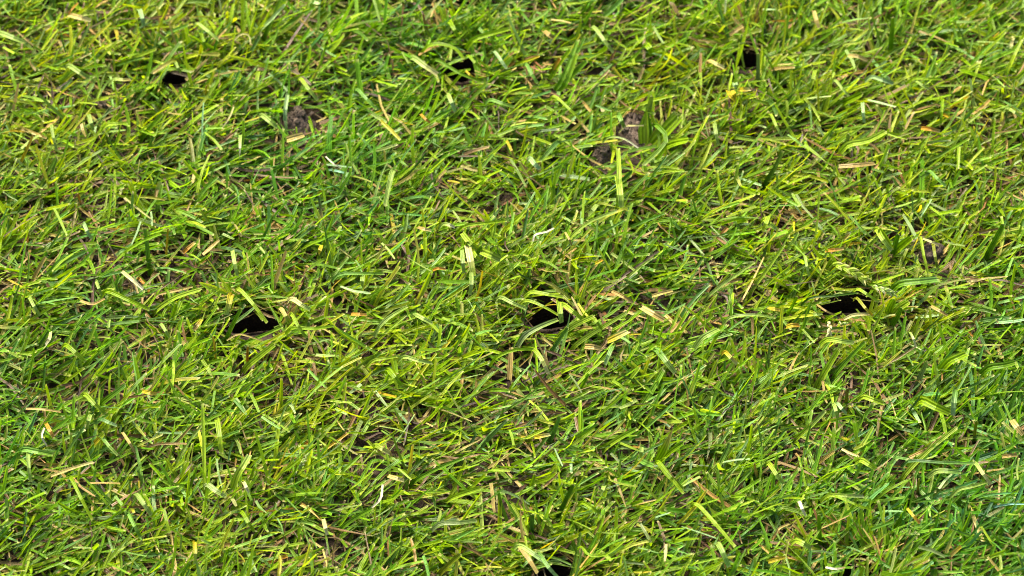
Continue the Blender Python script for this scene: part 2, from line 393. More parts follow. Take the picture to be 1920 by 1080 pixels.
G|c|h|27|pale|512,168 500,205 488,255|pale glossy blade tip hanging in the lower left lawn
G|c|l|28|teal>paleblue|560,195 610,215 658,234|blue-green clipping lying over brown thatch
G|b|l|27|blue>pale|565,290 610,345 664,402|pale blue-green blade slanting down to meet a straw one
G|w|h|14|white|250,245 235,295 265,348|white curled dry strand in the lower left lawn
G|s|h|22|straw|688,270 725,325 762,388|straw blade bent downward in the lower left lawn
G|c|h|34|pale|768,618 808,675 854,742|broad pale clipping with two ribs, lower left lawn
G|b|h|27|blue|722,728 755,795 792,865|blue-green blade sloping down beneath a pale ribbed clipping
G|b|l|22|lime|885,712 920,708 936,770 955,838|bright lime blade bent sharply downward
G|b|h|36|light|1222,200 1235,290 1246,395|broad light green blade standing almost upright
G|b|t|26|light|1150,555 1147,340 1138,110|upright jointed light green grass stem, lower left lawn
G|c|l|48|light>pale|1335,510 1370,455 1404,395|wide pale translucent leaf leaning right
G|b|l|42|grey|1168,565 1215,600 1275,634|broad grey-green blade pointing down right
G|c|h|24|cream>white|1368,548 1385,580 1402,612|small white clipping standing out in the lower left lawn
G|b|l|40|blue|130,365 210,378 302,396|broad ribbed blue-green blade lying near the left photo edge
G|s|l|28|yellow|798,38 840,48 884,56|short yellow leaf lying level
G|s|g|36|yellow>light|508,352 545,318 584,280|pale yellow blade end leaning right
G|s|g|18|tan|978,352 1030,288 1086,226|thin tan straw leaning right
G|c|h|26|pale|158,388 162,465 172,548|pale blade hanging beneath the ribbed blue-green one
G|b|h|22|lime|1018,642 1028,682 1042,722|short yellow-green blade end pointing down
G|c|h|27|yellow>pale|1095,888 1098,950 1096,1012|pale yellowish ribbed blade hanging near the lower photo edge
G|s|l|16|straw|145,138 240,142 342,156|thin straw lying level near the left photo edge
G|b|h|26|lime|1360,718 1395,775 1432,832|lime blade slanting down toward brown thatch
G|s|h|26|cream>white|1818,758 1830,805 1842,852|whitish straw scrap hanging in the lower left lawn
G|b|h|30|light|478,55 530,110 594,172|light green blade lying slantwise in the lower left lawn
G|s|l|26|orange|258,220 280,260 302,302|orange dead blade near the left photo edge
G|b|g|38|green>blue|575,105 640,55 705,5|broad green blade rising right, left part of the lawn
G|b|h|24|lime|398,525 455,640 520,765|long yellow-green blade slanting steeply down
H|b|l|26|lime|1785,438 1850,520 1925,615|lime blade running down from the stout dry-tipped shoot
H|b|g|38|light>green|1495,350 1570,300 1658,252|broad green blade rising to a square end left of the stout shoot
H|b|g|30|blue|1180,305 1205,250 1228,182|blue-green blade standing upright in the lower middle
H|b|g|30|light|1060,600 1072,560 1088,512|short pale green blade end pointing up in the lower middle
H|b|g|34|light|610,645 690,615 785,585|broad light green blade rising gently with a cut end
H|w|h|14|white|232,565 218,650 138,722|thin white strand curving down to the left
H|c|l|32|pale>paleblue|1005,908 1080,955 1155,1008|pale split blade lying just above a dark hole at the lower photo edge
H|b|l|27|lime|1355,665 1405,695 1460,728|bright lime blade sloping down in the lower middle
H|b|l|20|lime|1350,915 1395,962 1490,958 1600,875|long lime blade bowed like a smile near the lower photo edge
H|s|l|30|yellow>cream|1085,300 1125,292 1176,282|pale yellow straw blade in the lower middle
H|s|l|30|straw>cream|262,515 310,530 355,545|pinkish straw scrap in the lower middle
H|b|l|32|grey>pale|555,785 660,780 765,768|grey-green ribbed blade lying level in the lower middle
H|s|l|32|tan>straw|1005,920 1055,985 1105,1065|tan straw blade bending down beside the hole at the lower photo edge
H|c|h|30|pale|1690,348 1688,382 1684,418|small pale stub left of the stout dry-tipped shoot
H|s|l|14|straw|475,218 510,235 545,252|thin pinkish straw in the lower middle
H|b|t|32|deep|1228,725 1265,650 1306,565|dark green blade leaning upright in the lower middle
H|c|h|28|pale|1480,570 1470,595 1454,625|pale clipping pointing down near the stout shoot
H|b|g|32|teal|1070,838 1072,790 1076,735|grey-green blunt blade stub standing upright
H|b|g|32|teal|265,1005 305,945 348,885|dark blue-green blade near the lower photo edge
H|b|g|36|olive|555,1065 610,1010 668,960|olive broad blade rising near the lower photo edge
H|b|h|27|blue>paleblue|1115,955 1165,1030 1215,1085|blue-green blade pointing into the hole at the lower photo edge
H|b|g|30|green|0,810 90,745 175,700|long green blade at the lower left of centre
H|b|g|28|green|420,540 540,475 690,415|long green blade sweeping up right in the lower middle
H|c|h|40|light>cream|195,340 230,365 275,390|yellow-tipped broad green blade lying flat
I|c|h|42|blue>paleblue|1535,28 1526,100 1520,178|wide blue-green blade hanging down with a square cut end
I|b|l|62|lime|1345,88 1420,125 1510,165|very broad bright lime leaf beside a hanging blue-green blade
I|b|l|38|light|1018,70 1070,88 1135,108|pale yellow-green blade lying level, lower right lawn
I|s|g|24|olive>brown|918,125 922,80 928,25|brown dying blade standing upright in the lower right lawn
I|c|h|26|pale|850,110 862,150 872,195|pale blade hanging as half of a V
I|c|h|26|paleblue|870,108 895,138 924,168|pale bluish blade sloping as half of a V
I|b|g|36|light>pale|638,305 720,235 804,148|long pale green blade with bright ribs leaning right
I|s|g|28|tan>straw|765,442 805,412 854,378|orange-tan blade end in the lower right lawn
I|c|h|30|light>pale|485,445 525,505 572,565|pale folded blade pointing down
I|b|l|38|light|1000,425 1045,450 1090,478|wide short green blade in the lower right lawn
I|b|g|34|light|1262,495 1380,375 1545,243|long broad light green blade sweeping up to the right
I|b|l|22|teal>blue|1285,430 1460,442 1652,446|long level blue-green blade, lower right lawn
I|b|g|25|olive|1450,478 1453,440 1456,405|short olive stub standing before a level blue-green blade
I|c|l|40|pale>blue|1425,490 1490,488 1565,495|wide pale shiny blade under a level blue-green one
I|b|l|25|pale|1555,592 1630,575 1715,550|pale blade pointing right in the lower right lawn
I|c|h|26|pale>cream|1648,445 1690,505 1736,566|pale white-tipped blade slanting down near the right photo edge
I|s|l|20|yellow>orange|1262,698 1295,738 1334,784|orange-yellow narrow blade in the lower right lawn
I|b|l|27|light>grey|825,625 920,628 1020,632|pale olive blade lying dead level
I|w|l|18|straw|520,850 545,810 600,785|twisted straw curl in the lower right lawn
I|c|h|42|light>pale|638,880 680,900 724,924|broad pale ribbed clipping sloping down, lower right lawn
I|b|g|30|green|772,880 768,810 766,735|green blade standing straight up in the lower right lawn
I|s|g|20|straw|420,525 410,488 404,448|short upright straw in the lower right lawn
I|b|l|30|light|80,675 180,780 295,915|long light green blade slanting down in the lower right lawn
I|b|h|38|pale>blue|198,895 225,945 262,1030|broad ribbed pale blade hanging near the lower photo edge
I|w|l|14|white>tan|805,1030 860,1040 915,1030|thin white and brown twig over the dark hole at the lower photo edge
I|b|g|24|olive|1322,605 1325,570 1330,535|olive-brown stub pointing up
I|s|l|40|straw|1850,200 1875,235 1915,285|broad straw leaf scrap at the right photo edge
I|c|h|22|white|655,660 672,700 692,742|narrow white clipping in the lower right lawn
I|s|g|30|straw>yellow|1498,975 1528,945 1564,915|yellow-straw blade end near the lower photo edge
I|b|g|27|olive|1640,300 1645,260 1652,208|dull olive blade standing upright near the right side
I|s|l|28|tan|1795,408 1840,402 1885,398|tan straw at the right photo edge
I|s|l|28|yellow|480,1000 530,985 580,972|bright yellow leaf near the lower photo edge
I|b|g|24|light|985,1090 1005,1060 1020,1030|pale blade standing in front of the hole under the twig
I|b|h|18|lime|850,628 960,672 1075,712|long slim lime blade running down right
"""
# ------------------------------------------------------------------ ground and the aeration holes
# each: pixel centre, half width and half height (px) of the dark mouth that stays open
HOLES = [
    (326, 153, 30, 15, 'small overgrown aeration hole almost closed by grass, with a stubby pale blade at its rim'),
    (862, 140, 32, 25, 'round black aeration hole with clear edges beside a patch of reddish dead stems'),
    (1400, 124, 27, 18, 'deep aeration hole with one blunt grey-green blade standing up in front of it'),
    (478, 618, 54, 18, 'wide dark aeration hole crossed near its lower lip by one straight green blade'),
    (1030, 602, 42, 24, 'aeration hole bridged by a broad mottled grey-green blade and one hanging pale blade'),
    (1586, 579, 58, 15, 'slit-like black aeration hole with a cream straw blade lying along its lower lip'),
    (1040, 1078, 38, 16, 'dark aeration hole cut off by the photo edge below two narrow blue-green blades'),
    (1594, 1084, 52, 14, 'dark aeration hole cut off by the photo edge under a thin pale twig'),
]
SOILS = [   # centre px, half sizes px
    (1186, 240, 28, 32, 'bare patch of grey-brown crumbly soil beside a broad-leaved grass shoot'),
    (1130, 286, 20, 14, 'smaller bare clod of dark soil below a larger bare patch'),
    (1748, 470, 22, 17, 'dark clod of bare soil seen behind two thin upright blades'),
    (556, 222, 24, 20, 'flat bare patch of soil near a hanging pale blue-green blade'),
    (190, 200, 11, 9, 'tiny grey clod of soil between blades under thin curled straws'),
]
pits = []
for (px, py, a, b, lab) in HOLES:
    c = at(px, py, -0.004)
    pits.append((c[0], c[1], a * MM_PX * 1.15, b * MM_PX / SP * 1.25, lab))

gx = np.concatenate([[-60, -8, -2.0, -1.0], np.arange(-0.5, 0.5001, 0.003), [1.0, 2.0, 8, 60]])
gy = np.concatenate([[-60, -8, -2.0, -1.0], np.arange(-0.42, 0.4201, 0.003), [1.0, 2.0, 8, 60]])
X, Y = np.meshgrid(gx, gy)
Z = soil_height(X, Y)
nx, ny = len(gx), len(gy)
idx = np.arange(nx * ny).reshape(ny, nx)
q = np.stack([idx[:-1, :-1], idx[:-1, 1:], idx[1:, 1:], idx[1:, :-1]], -1).reshape(-1, 4)
cx = X.ravel()[q].mean(1); cy = Y.ravel()[q].mean(1)
keep = np.ones(len(q), bool)
for (hx, hy, a, b, _) in pits:
    keep &= ((cx - hx) / (a * 1.02)) ** 2 + ((cy - hy) / (b * 1.02)) ** 2 > 1
ground = link('ground', mesh_np('ground', np.stack([X.ravel(), Y.ravel(), Z.ravel()], 1), q[keep]), M_SOIL)
tag(ground, kind='structure')

def ring_mesh(name, rings, cap=True):
    """rings: list of (n,3) arrays, outer first; joined by quads, last ring closed to its centre"""
    n = len(rings[0]); V = list(rings); F = []
    for k in range(len(rings) - 1):
        for i in range(n):
            j = (i + 1) % n
            F.append((k * n + i, k * n + j, (k + 1) * n + j, (k + 1) * n + i))
    P = np.concatenate(V)
    if cap:
        P = np.vstack([P, rings[-1].mean(0)]); c = len(P) - 1; k = len(rings) - 1
        for i in range(n): F.append((k * n + i, k * n + (i + 1) % n, c))
    me = bpy.data.meshes.new(name); me.from_pydata(P.tolist(), [], F)
    for p in me.polygons: p.use_smooth = True
    me.update(); return me

for (hx, hy, a, b, lab) in pits:
    n = 30; th = np.linspace(0, 2 * np.pi, n, endpoint=False); rings = []
    wob = 1 + 0.05 * np.sin(3 * th + hx * 90) + 0.04 * np.sin(5 * th + hy * 70)
    for (s, z) in ((1.12, 0.0004), (1.05, 0.0012), (1.0, -0.001), (0.93, -0.010), (0.90, -0.025), (0.86, -0.05), (0.8, -0.085), (0.5, -0.095)):
        jit = rng.normal(0, 0.03 if z < 0 else 0.015, n)
        rx = hx + a * s * (wob + jit) * np.cos(th); ry = hy + b * s * (wob + jit) * np.sin(th)
        rz = soil_height(rx, ry) * (1 if z > -0.005 else 0) + z
        rings.append(np.stack([rx - hx, ry - hy, rz], 1))
    o = link('aeration_hole', ring_mesh('aeration_hole', rings), M_PIT)
    o.location = (hx, hy, 0)
    tag(o, lab, 'hole', 'aeration holes punched in rows across the lawn')

for (px, py, a, b, lab) in SOILS:
    c = at(px, py, 0.004); A = a * MM_PX * 1.25; B = b * MM_PX / SP * 1.2
    n = 28; th = np.linspace(0, 2 * np.pi, n, endpoint=False); rings = []
    for s in (1.15, 1.0, 0.86, 0.7, 0.54, 0.38, 0.22, 0.1):
        w = 1 + 0.12 * np.sin(2 * th + px) + 0.08 * np.sin(5 * th + py)
        rx = A * s * w * np.cos(th); ry = B * s * w * np.sin(th)
        rz = 0.0005 + 0.006 * max(0, 1 - s ** 2) ** 0.6 + rng.normal(0, 0.0009, n)
        rings.append(np.stack([rx, ry, rz], 1))
    o = link('soil_clod', ring_mesh('soil_clod', rings), M_CAST)
    o.location = (c[0], c[1], 0)
    tag(o, lab, 'soil')
    for k in range(9):            # loose crumbs
        import bmesh
        bm = bmesh.new(); bmesh.ops.create_icosphere(bm, subdivisions=1, radius=random.uniform(0.0009, 0.0022))
        for v in bm.verts: v.co *= random.uniform(0.75, 1.2)
        me = bpy.data.meshes.new('crumb'); bm.to_mesh(me); bm.free()
        r = random.uniform(0.1, 0.7); t = random.uniform(0, 6.28)
        cr = link('crumb', me, M_CAST, o)
        cr.location = (A * r * math.cos(t), B * r * math.sin(t), 0.0005 + 0.006 * (1 - r * r) ** 0.6 + 0.0004)

# ------------------------------------------------------------------ single blades that stand out
TILE = {'A': (0, 0), 'B': (640, 0), 'C': (1280, 0), 'D': (0, 360), 'E': (640, 360), 'F': (1280, 360), 'G': (0, 720), 'H': (640, 720), 'I': (1280, 720)}

def catmull(P, n, us=None):
    P = np.asarray(P, float)
    us = np.linspace(0, 1, n) if us is None else us
    if len(P) == 2:
        t = us[:, None]; return P[0] * (1 - t) + P[1] * t
    Q = np.vstack([2 * P[0] - P[1], P, 2 * P[-1] - P[-2]]); out = []
    for u in us * (len(P) - 1):
        i = min(int(u), len(P) - 2); t = u - i
        p0, p1, p2, p3 = Q[i:i + 4]
        out.append(0.5 * ((2 * p1) + (-p0 + p2) * t + (2 * p0 - 5 * p1 + 4 * p2 - p3) * t * t + (-p0 + 3 * p1 - 3 * p2 + p3) * t ** 3))
    return np.array(out)

def single_blade(name, P, W, c0, c1, fold=0.22, pointed=False, base_w=0.8, ragged=0.3, thick=0.00022, roll=0.0):
    """a closed blade along the 3-D points P: a shallow V on top, a keel below, blunt cut end"""
    n = max(6, 2 * len(P) + 1)
    us = np.append(np.linspace(0, 0.96, n - 1), 1.0)
    C = catmull(P, n, us)
    T = np.gradient(C, axis=0); T /= np.linalg.norm(T, axis=1)[:, None]; T[-1] = T[-2]
    nrm = np.array([0.25 * math.sin(roll * 3), -0.45, 0.9])
    S = np.cross(T, nrm); S /= np.linalg.norm(S, axis=1)[:, None]
    Nn = np.cross(S, T)
    cr, sr = math.cos(roll), math.sin(roll)
    S, Nn = S * cr + Nn * sr, Nn * cr - S * sr
    t = us
    w = W * (base_w + (1 - base_w) * np.minimum(1, t * 3))
    if pointed: w = w * np.clip(1.15 * (1 - t ** 2.2), 0.06, 1)
    else: w = w * (1 - 0.28 * t ** 1.5)
    w = w[:, None] * 0.5
    Lf = C - S * w; Rt = C + S * w; Md = C - Nn * w * 2 * fold; Bt = Md - Nn * thick
    if not pointed:
        k = W * ragged; Lf[-1] += T[-1] * k * random.uniform(-1, 0.6); Rt[-1] += T[-1] * k * random.uniform(-1, 0.6); Md[-1] += T[-1] * k * random.uniform(-0.3, 0.3)
        Bt[-1] = Md[-1] - Nn[-1] * thick
    V = np.stack([Lf, Md, Rt, Bt], 1).reshape(-1, 3)
    F = []
    for i in range(n - 1):
        a, b = i * 4, (i + 1) * 4
        F += [(a, a + 1, b + 1, b), (a + 1, a + 2, b + 2, b + 1), (a + 2, a + 3, b + 3, b + 2), (a + 3, a, b, b + 3)]
    F += [(0, 3, 2, 1), ((n - 1) * 4, (n - 1) * 4 + 1, (n - 1) * 4 + 2, (n - 1) * 4 + 3)]
    tt = np.repeat(t, 4)[:, None]
    mixt = np.clip((tt - 0.45) / 0.5, 0, 1)
    col = c0 * (1 - mixt) + c1 * mixt
    if not pointed:
        e = (tt > 0.999) * 0.55; col = col * (1 - e) + PAL['cream'] * e
    acr = np.tile([-1, 0, 1, 0], n)
    # origin at the blade's foot
    o0 = C[0].copy()
    me = mesh_np(name, V - o0, np.array(F), col, acr, smooth=False)
    o = link(name, me, M_LEAF); o.location = o0
    return o, C

cover = np.full((1080 // 2, 1920 // 2), 9e9)      # distance of the nearest singled-out blade, for thinning what would grow over it
clear = np.zeros((1080 // 2, 1920 // 2), bool)    # mouths of the holes and bare soil, kept mostly free
yy, xx = np.mgrid[0:540, 0:960]
for (px, py, a, b, _) in HOLES + SOILS:
    an = np.arctan2((yy * 2 - py) / b, (xx * 2 - px) / a)
    clear |= ((xx * 2 - px) / a) ** 2 + ((yy * 2 - py) / b) ** 2 < (0.88 + 0.14 * np.sin(an * 5 + px) + 0.1 * np.sin(an * 9 + py)) ** 2

def mark(C, W):
    D = catmull(C, 40)
    x, y, d = project(D)
    r = max(1.0, 0.42 * W / MM_PX / 2)
    for i in range(3, len(D) - 1):
        x0, x1, y0, y1 = int(x[i] / 2 - r), int(x[i] / 2 + r) + 1, int(y[i] / 2 - r), int(y[i] / 2 + r) + 1
        x0, y0 = max(x0, 0), max(y0, 0)
        if x1 > x0 and y1 > y0:
            s = cover[y0:y1, x0:x1]; np.minimum(s, d[i], out=s)

def colours(s):
    a = s.split('>'); c0 = PAL[a[0]].copy(); c1 = PAL[a[-1]].copy()
    j = random.uniform(0.88, 1.12); c0[:3] *= j; c1[:3] *= j
    return c0, c1

def heights(mode, n):
    """heights along a blade: g grows up out of the turf, h hangs over, l lies on top, s sunk low"""
    t = np.linspace(0, 1, n)
    return {'g': 0.007 + 0.014 * t, 'h': 0.012 + 0.009 * np.sin(np.pi * (0.25 + 0.6 * t)), 'l': 0.0175 + 0.0025 * np.sin(np.pi * t),
            's': 0.006 + 0.006 * t, 't': 0.010 + 0.018 * t}[mode]

KIND = {'b': ('blade_of_grass', 'grass blade'), 's': ('straw_piece', 'straw'), 'c': ('grass_clipping', 'grass clipping'), 'w': ('dry_strand', 'dry strand')}
for line in LANDMARKS.strip().splitlines():
    f = [x.strip() for x in line.split('|')]
    tile, k, mode, W, col, pts, lab = f
    ox, oy = TILE[tile]
    P = [tuple(map(float, p.split(','))) for p in pts.split()]
    pointed = 'p' in mode; mode = mode[0]
    hs = heights(mode, len(P))
    P3 = [at(ox + x / 3, oy + y / 3, z) for (x, y), z in zip(P, hs)]
    wid = float(W) / 3 * MM_PX * 0.88
    c0, c1 = colours(col)
    if '>' not in col and k in 'sb':      # real blades fade along their length
        c1 = 0.6 * c1 + 0.4 * PAL[random.choice({'s': ['tan', 'straw', 'olive'], 'b': ['lime', 'light', 'green']}[k])]
    nm, cat = KIND[k]
    if k in 'bc':                          # the foot runs on down into the turf
        v = P3[0] - P3[1]; v /= np.linalg.norm(v)
        foot = P3[0] + v * 0.004; foot[2] = max(0.002, P3[0][2] - 0.006)
        P3 = [foot] + P3
    o, C = single_blade(nm, P3, wid, c0, c1, pointed=pointed, roll=random.uniform(-0.25, 0.25), fold=random.uniform(0.1, 0.28))
    mark(C, wid)
    tag(o, lab, cat, kind='thing')
# ------------------------------------------------------------------ shoots and seed heads, each with its parts
def cluster(name, label, cat, leaves, part='leaf', group=None):
    """leaves: (mode, width px, colour, points px[, part name])"""
    root = bpy.data.objects.new(name, None); sc.collection.objects.link(root)
    p0 = leaves[0][3][0]
    root.location = at(p0[0], p0[1], 0.004); root.empty_display_size = 0.005
    tag(root, label, cat, group)
    for lf in leaves:
        mode, W, col, P = lf[:4]; pn = lf[4] if len(lf) > 4 else part
        pointed = 'p' in mode
        hs = heights(mode[0], len(P))
        P3 = [at(x, y, z) for (x, y), z in zip(P, hs)]
        c0, c1 = colours(col)
        o, C = single_blade(pn, P3, W * MM_PX * 1.1, c0, c1, pointed=pointed, fold=random.uniform(0.12, 0.28), roll=random.uniform(-0.2, 0.2))
        mark(C, W * MM_PX)
        o.parent = root; o.location = o.location - root.location
    return root

cluster('grass_shoot', 'broad-leaved bright green shoot growing at the edge of the bare soil', 'grass shoot', [
    ('gp', 20, 'light>lime', [(1207, 270), (1207, 240), (1213, 204)]),
    ('g', 10, 'pale', [(1214, 216), (1219, 196), (1222, 181)]),
    ('gp', 14, 'green', [(1218, 262), (1214, 230), (1211, 202)]),
    ('g', 24, 'lime', [(1222, 272), (1246, 246), (1276, 216)]),
    ('g', 20, 'light>pale', [(1232, 262), (1252, 236), (1268, 214)]),
    ('g', 16, 'lime', [(1236, 280), (1262, 268), (1290, 262)]),
    ('gp', 18, 'green>lime', [(1222, 300), (1238, 284), (1252, 268)]),
])
cluster('grass_shoot', 'pale yellow-green shoot with a torn stem, fanning leaves above the bridged hole', 'grass shoot', [
    ('h', 13, 'cream>light', [(876, 458), (882, 485), (888, 518)]),
    ('g', 10, 'light', [(872, 476), (874, 466), (877, 454)]),
    ('h', 15, 'light>pale', [(902, 470), (920, 478), (940, 487)]),
    ('h', 11, 'light', [(866, 436), (882, 456), (898, 468)]),
    ('h', 8, 'pale', [(884, 510), (884, 530), (881, 553)]),
    ('h', 8, 'pale', [(866, 468), (868, 490), (870, 512)]),
    ('g', 8, 'green', [(886, 498), (894, 478), (904, 462)]),
    ('h', 8, 'light', [(886, 470), (892, 480), (901, 488)]),
])
cluster('grass_shoot', 'two short light green leaves forming a V near the dark soil clod', 'grass shoot', [
    ('g', 13, 'light', [(1673, 472), (1660, 448), (1648, 430)]),
    ('g', 15, 'lime', [(1672, 476), (1690, 460), (1708, 446)]),
    ('g', 10, 'green', [(1674, 478), (1678, 460), (1684, 440)]),
])
cluster('grass_shoot', 'stout yellow-green shoot with a dry pointed tip, low in the photo', 'grass shoot', [
    ('tp', 14, 'lime>straw', [(1231, 866), (1246, 840), (1262, 803)]),
    ('g', 10, 'lime>green', [(1234, 868), (1255, 848), (1281, 830)]),
    ('h', 9, 'lime', [(1235, 868), (1254, 892), (1282, 918)]),
    ('g', 8, 'lime', [(1234, 866), (1240, 860), (1247, 858)]),
    ('g', 11, 'blue', [(1200, 862), (1212, 868), (1224, 873)]),
])
cluster('grass_shoot', 'pair of broad light green leaves pushed up beside the slit-like hole', 'grass shoot', [
    ('g', 14, 'lime', [(1664, 596), (1668, 578), (1676, 562)]),
    ('g', 14, 'light', [(1668, 600), (1684, 580), (1704, 566)]),
    ('g', 10, 'green', [(1672, 612), (1682, 594), (1690, 578)]),
    ('g', 9, 'grey>cream', [(1655, 596), (1666, 592), (1676, 590)]),
])
cluster('grass_shoot', 'crumpled yellow leaf cluster just below the hole with the standing blade', 'grass shoot', [
    ('h', 18, 'yellow', [(1368, 168), (1374, 178), (1382, 188)]),
    ('h', 10, 'yellow>cream', [(1384, 167), (1395, 167), (1407, 167)]),
    ('g', 9, 'lime', [(1386, 188), (1400, 182), (1416, 176)]),
    ('h', 10, 'paleblue', [(1378, 154), (1379, 160), (1380, 166)]),
])
cluster('grass_shoot', 'fan of thin stiff green blades rising right of the reddish stems', 'grass shoot', [
    ('g', 9, 'green', [(1040, 170), (1058, 140), (1084, 74)]),
    ('g', 9, 'green>lime', [(1048, 172), (1064, 150), (1082, 100)]),
    ('g', 9, 'lime', [(1030, 150), (1048, 120), (1070, 92)]),
    ('g', 10, 'green', [(1054, 160), (1076, 138), (1100, 114)]),
    ('g', 8, 'olive>orange', [(1030, 140), (1038, 125), (1050, 110)]),
])
cluster('stem_tuft', 'small tuft of bare reddish-brown dead stems beside the round black hole', 'dead stems',
    [('s', 3.2, c, p) for c, p in [
        ('red', [(975, 118), (990, 108), (1012, 104)]), ('brown', [(980, 160), (1000, 142), (1022, 132)]),
        ('tan', [(968, 132), (984, 146), (998, 162)]), ('red', [(992, 104), (1004, 116), (1018, 128)]),
        ('brown', [(990, 166), (1000, 152), (1014, 140)]), ('tan', [(975, 140), (990, 152), (996, 168)]),
        ('red', [(972, 128), (992, 124), (1016, 134)]), ('brown', [(984, 118), (988, 138), (986, 158)]),
        ('red', [(1000, 108), (1002, 128), (996, 150)])]], part='stem')
cluster('stem_tuft', 'knot of dark brown root fibres right of the bridged hole', 'dead stems',
    [('s', 4, c, p) for c, p in [
        ('dark', [(1120, 578), (1126, 592), (1134, 612)]), ('brown', [(1132, 576), (1132, 596), (1138, 616)]),
        ('brown', [(1136, 578), (1130, 600), (1132, 618)]), ('dark', [(1116, 584), (1130, 590), (1140, 600)]),
        ('red', [(1126, 580), (1136, 590), (1134, 606)]), ('dark', [(1140, 580), (1136, 600), (1144, 620)])]], part='stem')

def seed_head(label, path, W, n, col):
    root = bpy.data.objects.new('seed_head', None); sc.collection.objects.link(root)
    P3 = np.array([at(x, y, z) for (x, y), z in zip(path, heights('l', len(path)))])
    root.location = P3[0]; tag(root, label, 'seed head')
    c0, c1 = colours(col)
    st, C = single_blade('stalk', P3, 2.5 * MM_PX, c0, c0, fold=0.1)
    mark(C, W * MM_PX); st.parent = root; st.location = st.location - root.location
    D = catmull(P3, n); T = np.gradient(D, axis=0); T /= np.linalg.norm(T, axis=1)[:, None]
    for i in range(n):
        s = 1 if i % 2 else -1
        side = np.cross(T[i], [0, -0.5, 0.86]) * s
        d = T[i] + side * 0.45; L = W * MM_PX * random.uniform(1.2, 1.6)
        Q = np.array([D[i], D[i] + d * L * 0.5 + [0, 0, 0.0006], D[i] + d * L])
        cc = c0 * random.uniform(0.85, 1.1)
        o, _ = single_blade('spikelet', Q, W * MM_PX * 0.62, cc, c1, pointed=True, fold=-0.3, thick=0.0007)
        o.parent = root; o.location = o.location - root.location
seed_head('plump pale green seed head lying just above the slit-like hole', [(1562, 496), (1590, 506), (1616, 522)], 13, 9, 'light>cream')
seed_head('whitish ragged seed head at the far end of the slit-like hole', [(1636, 538), (1654, 544), (1674, 551)], 9, 8, 'pale>white')
seed_head('cream broken seed head on the near lip of the slit-like hole', [(1552, 604), (1556, 616), (1554, 630)], 9, 7, 'cream>white')
seed_head('tiny whitish seed spray beside the cream straw at the slit-like hole', [(1572, 606), (1580, 608), (1588, 607)], 6, 6, 'pale>white')
seed_head('feathery white seed tuft among blades, low on the grass left of centre', [(562, 880), (568, 868), (576, 854)], 7, 8, 'pale>white')

# ------------------------------------------------------------------ the turf itself
HX, HY = 0.50, 0.42     # half size of the modelled turf

def lowfreq(x, y, s, k):
    return (np.sin(x * s + 1.7 * k) * np.cos(y * s * 1.13 - 0.6 * k) + 0.6 * np.sin(x * s * 2.1 - y * s * 1.7 + k) + 0.4 * np.cos(x * s * 3.7 + y * s * 3.1 + 2 * k)) / 1.4

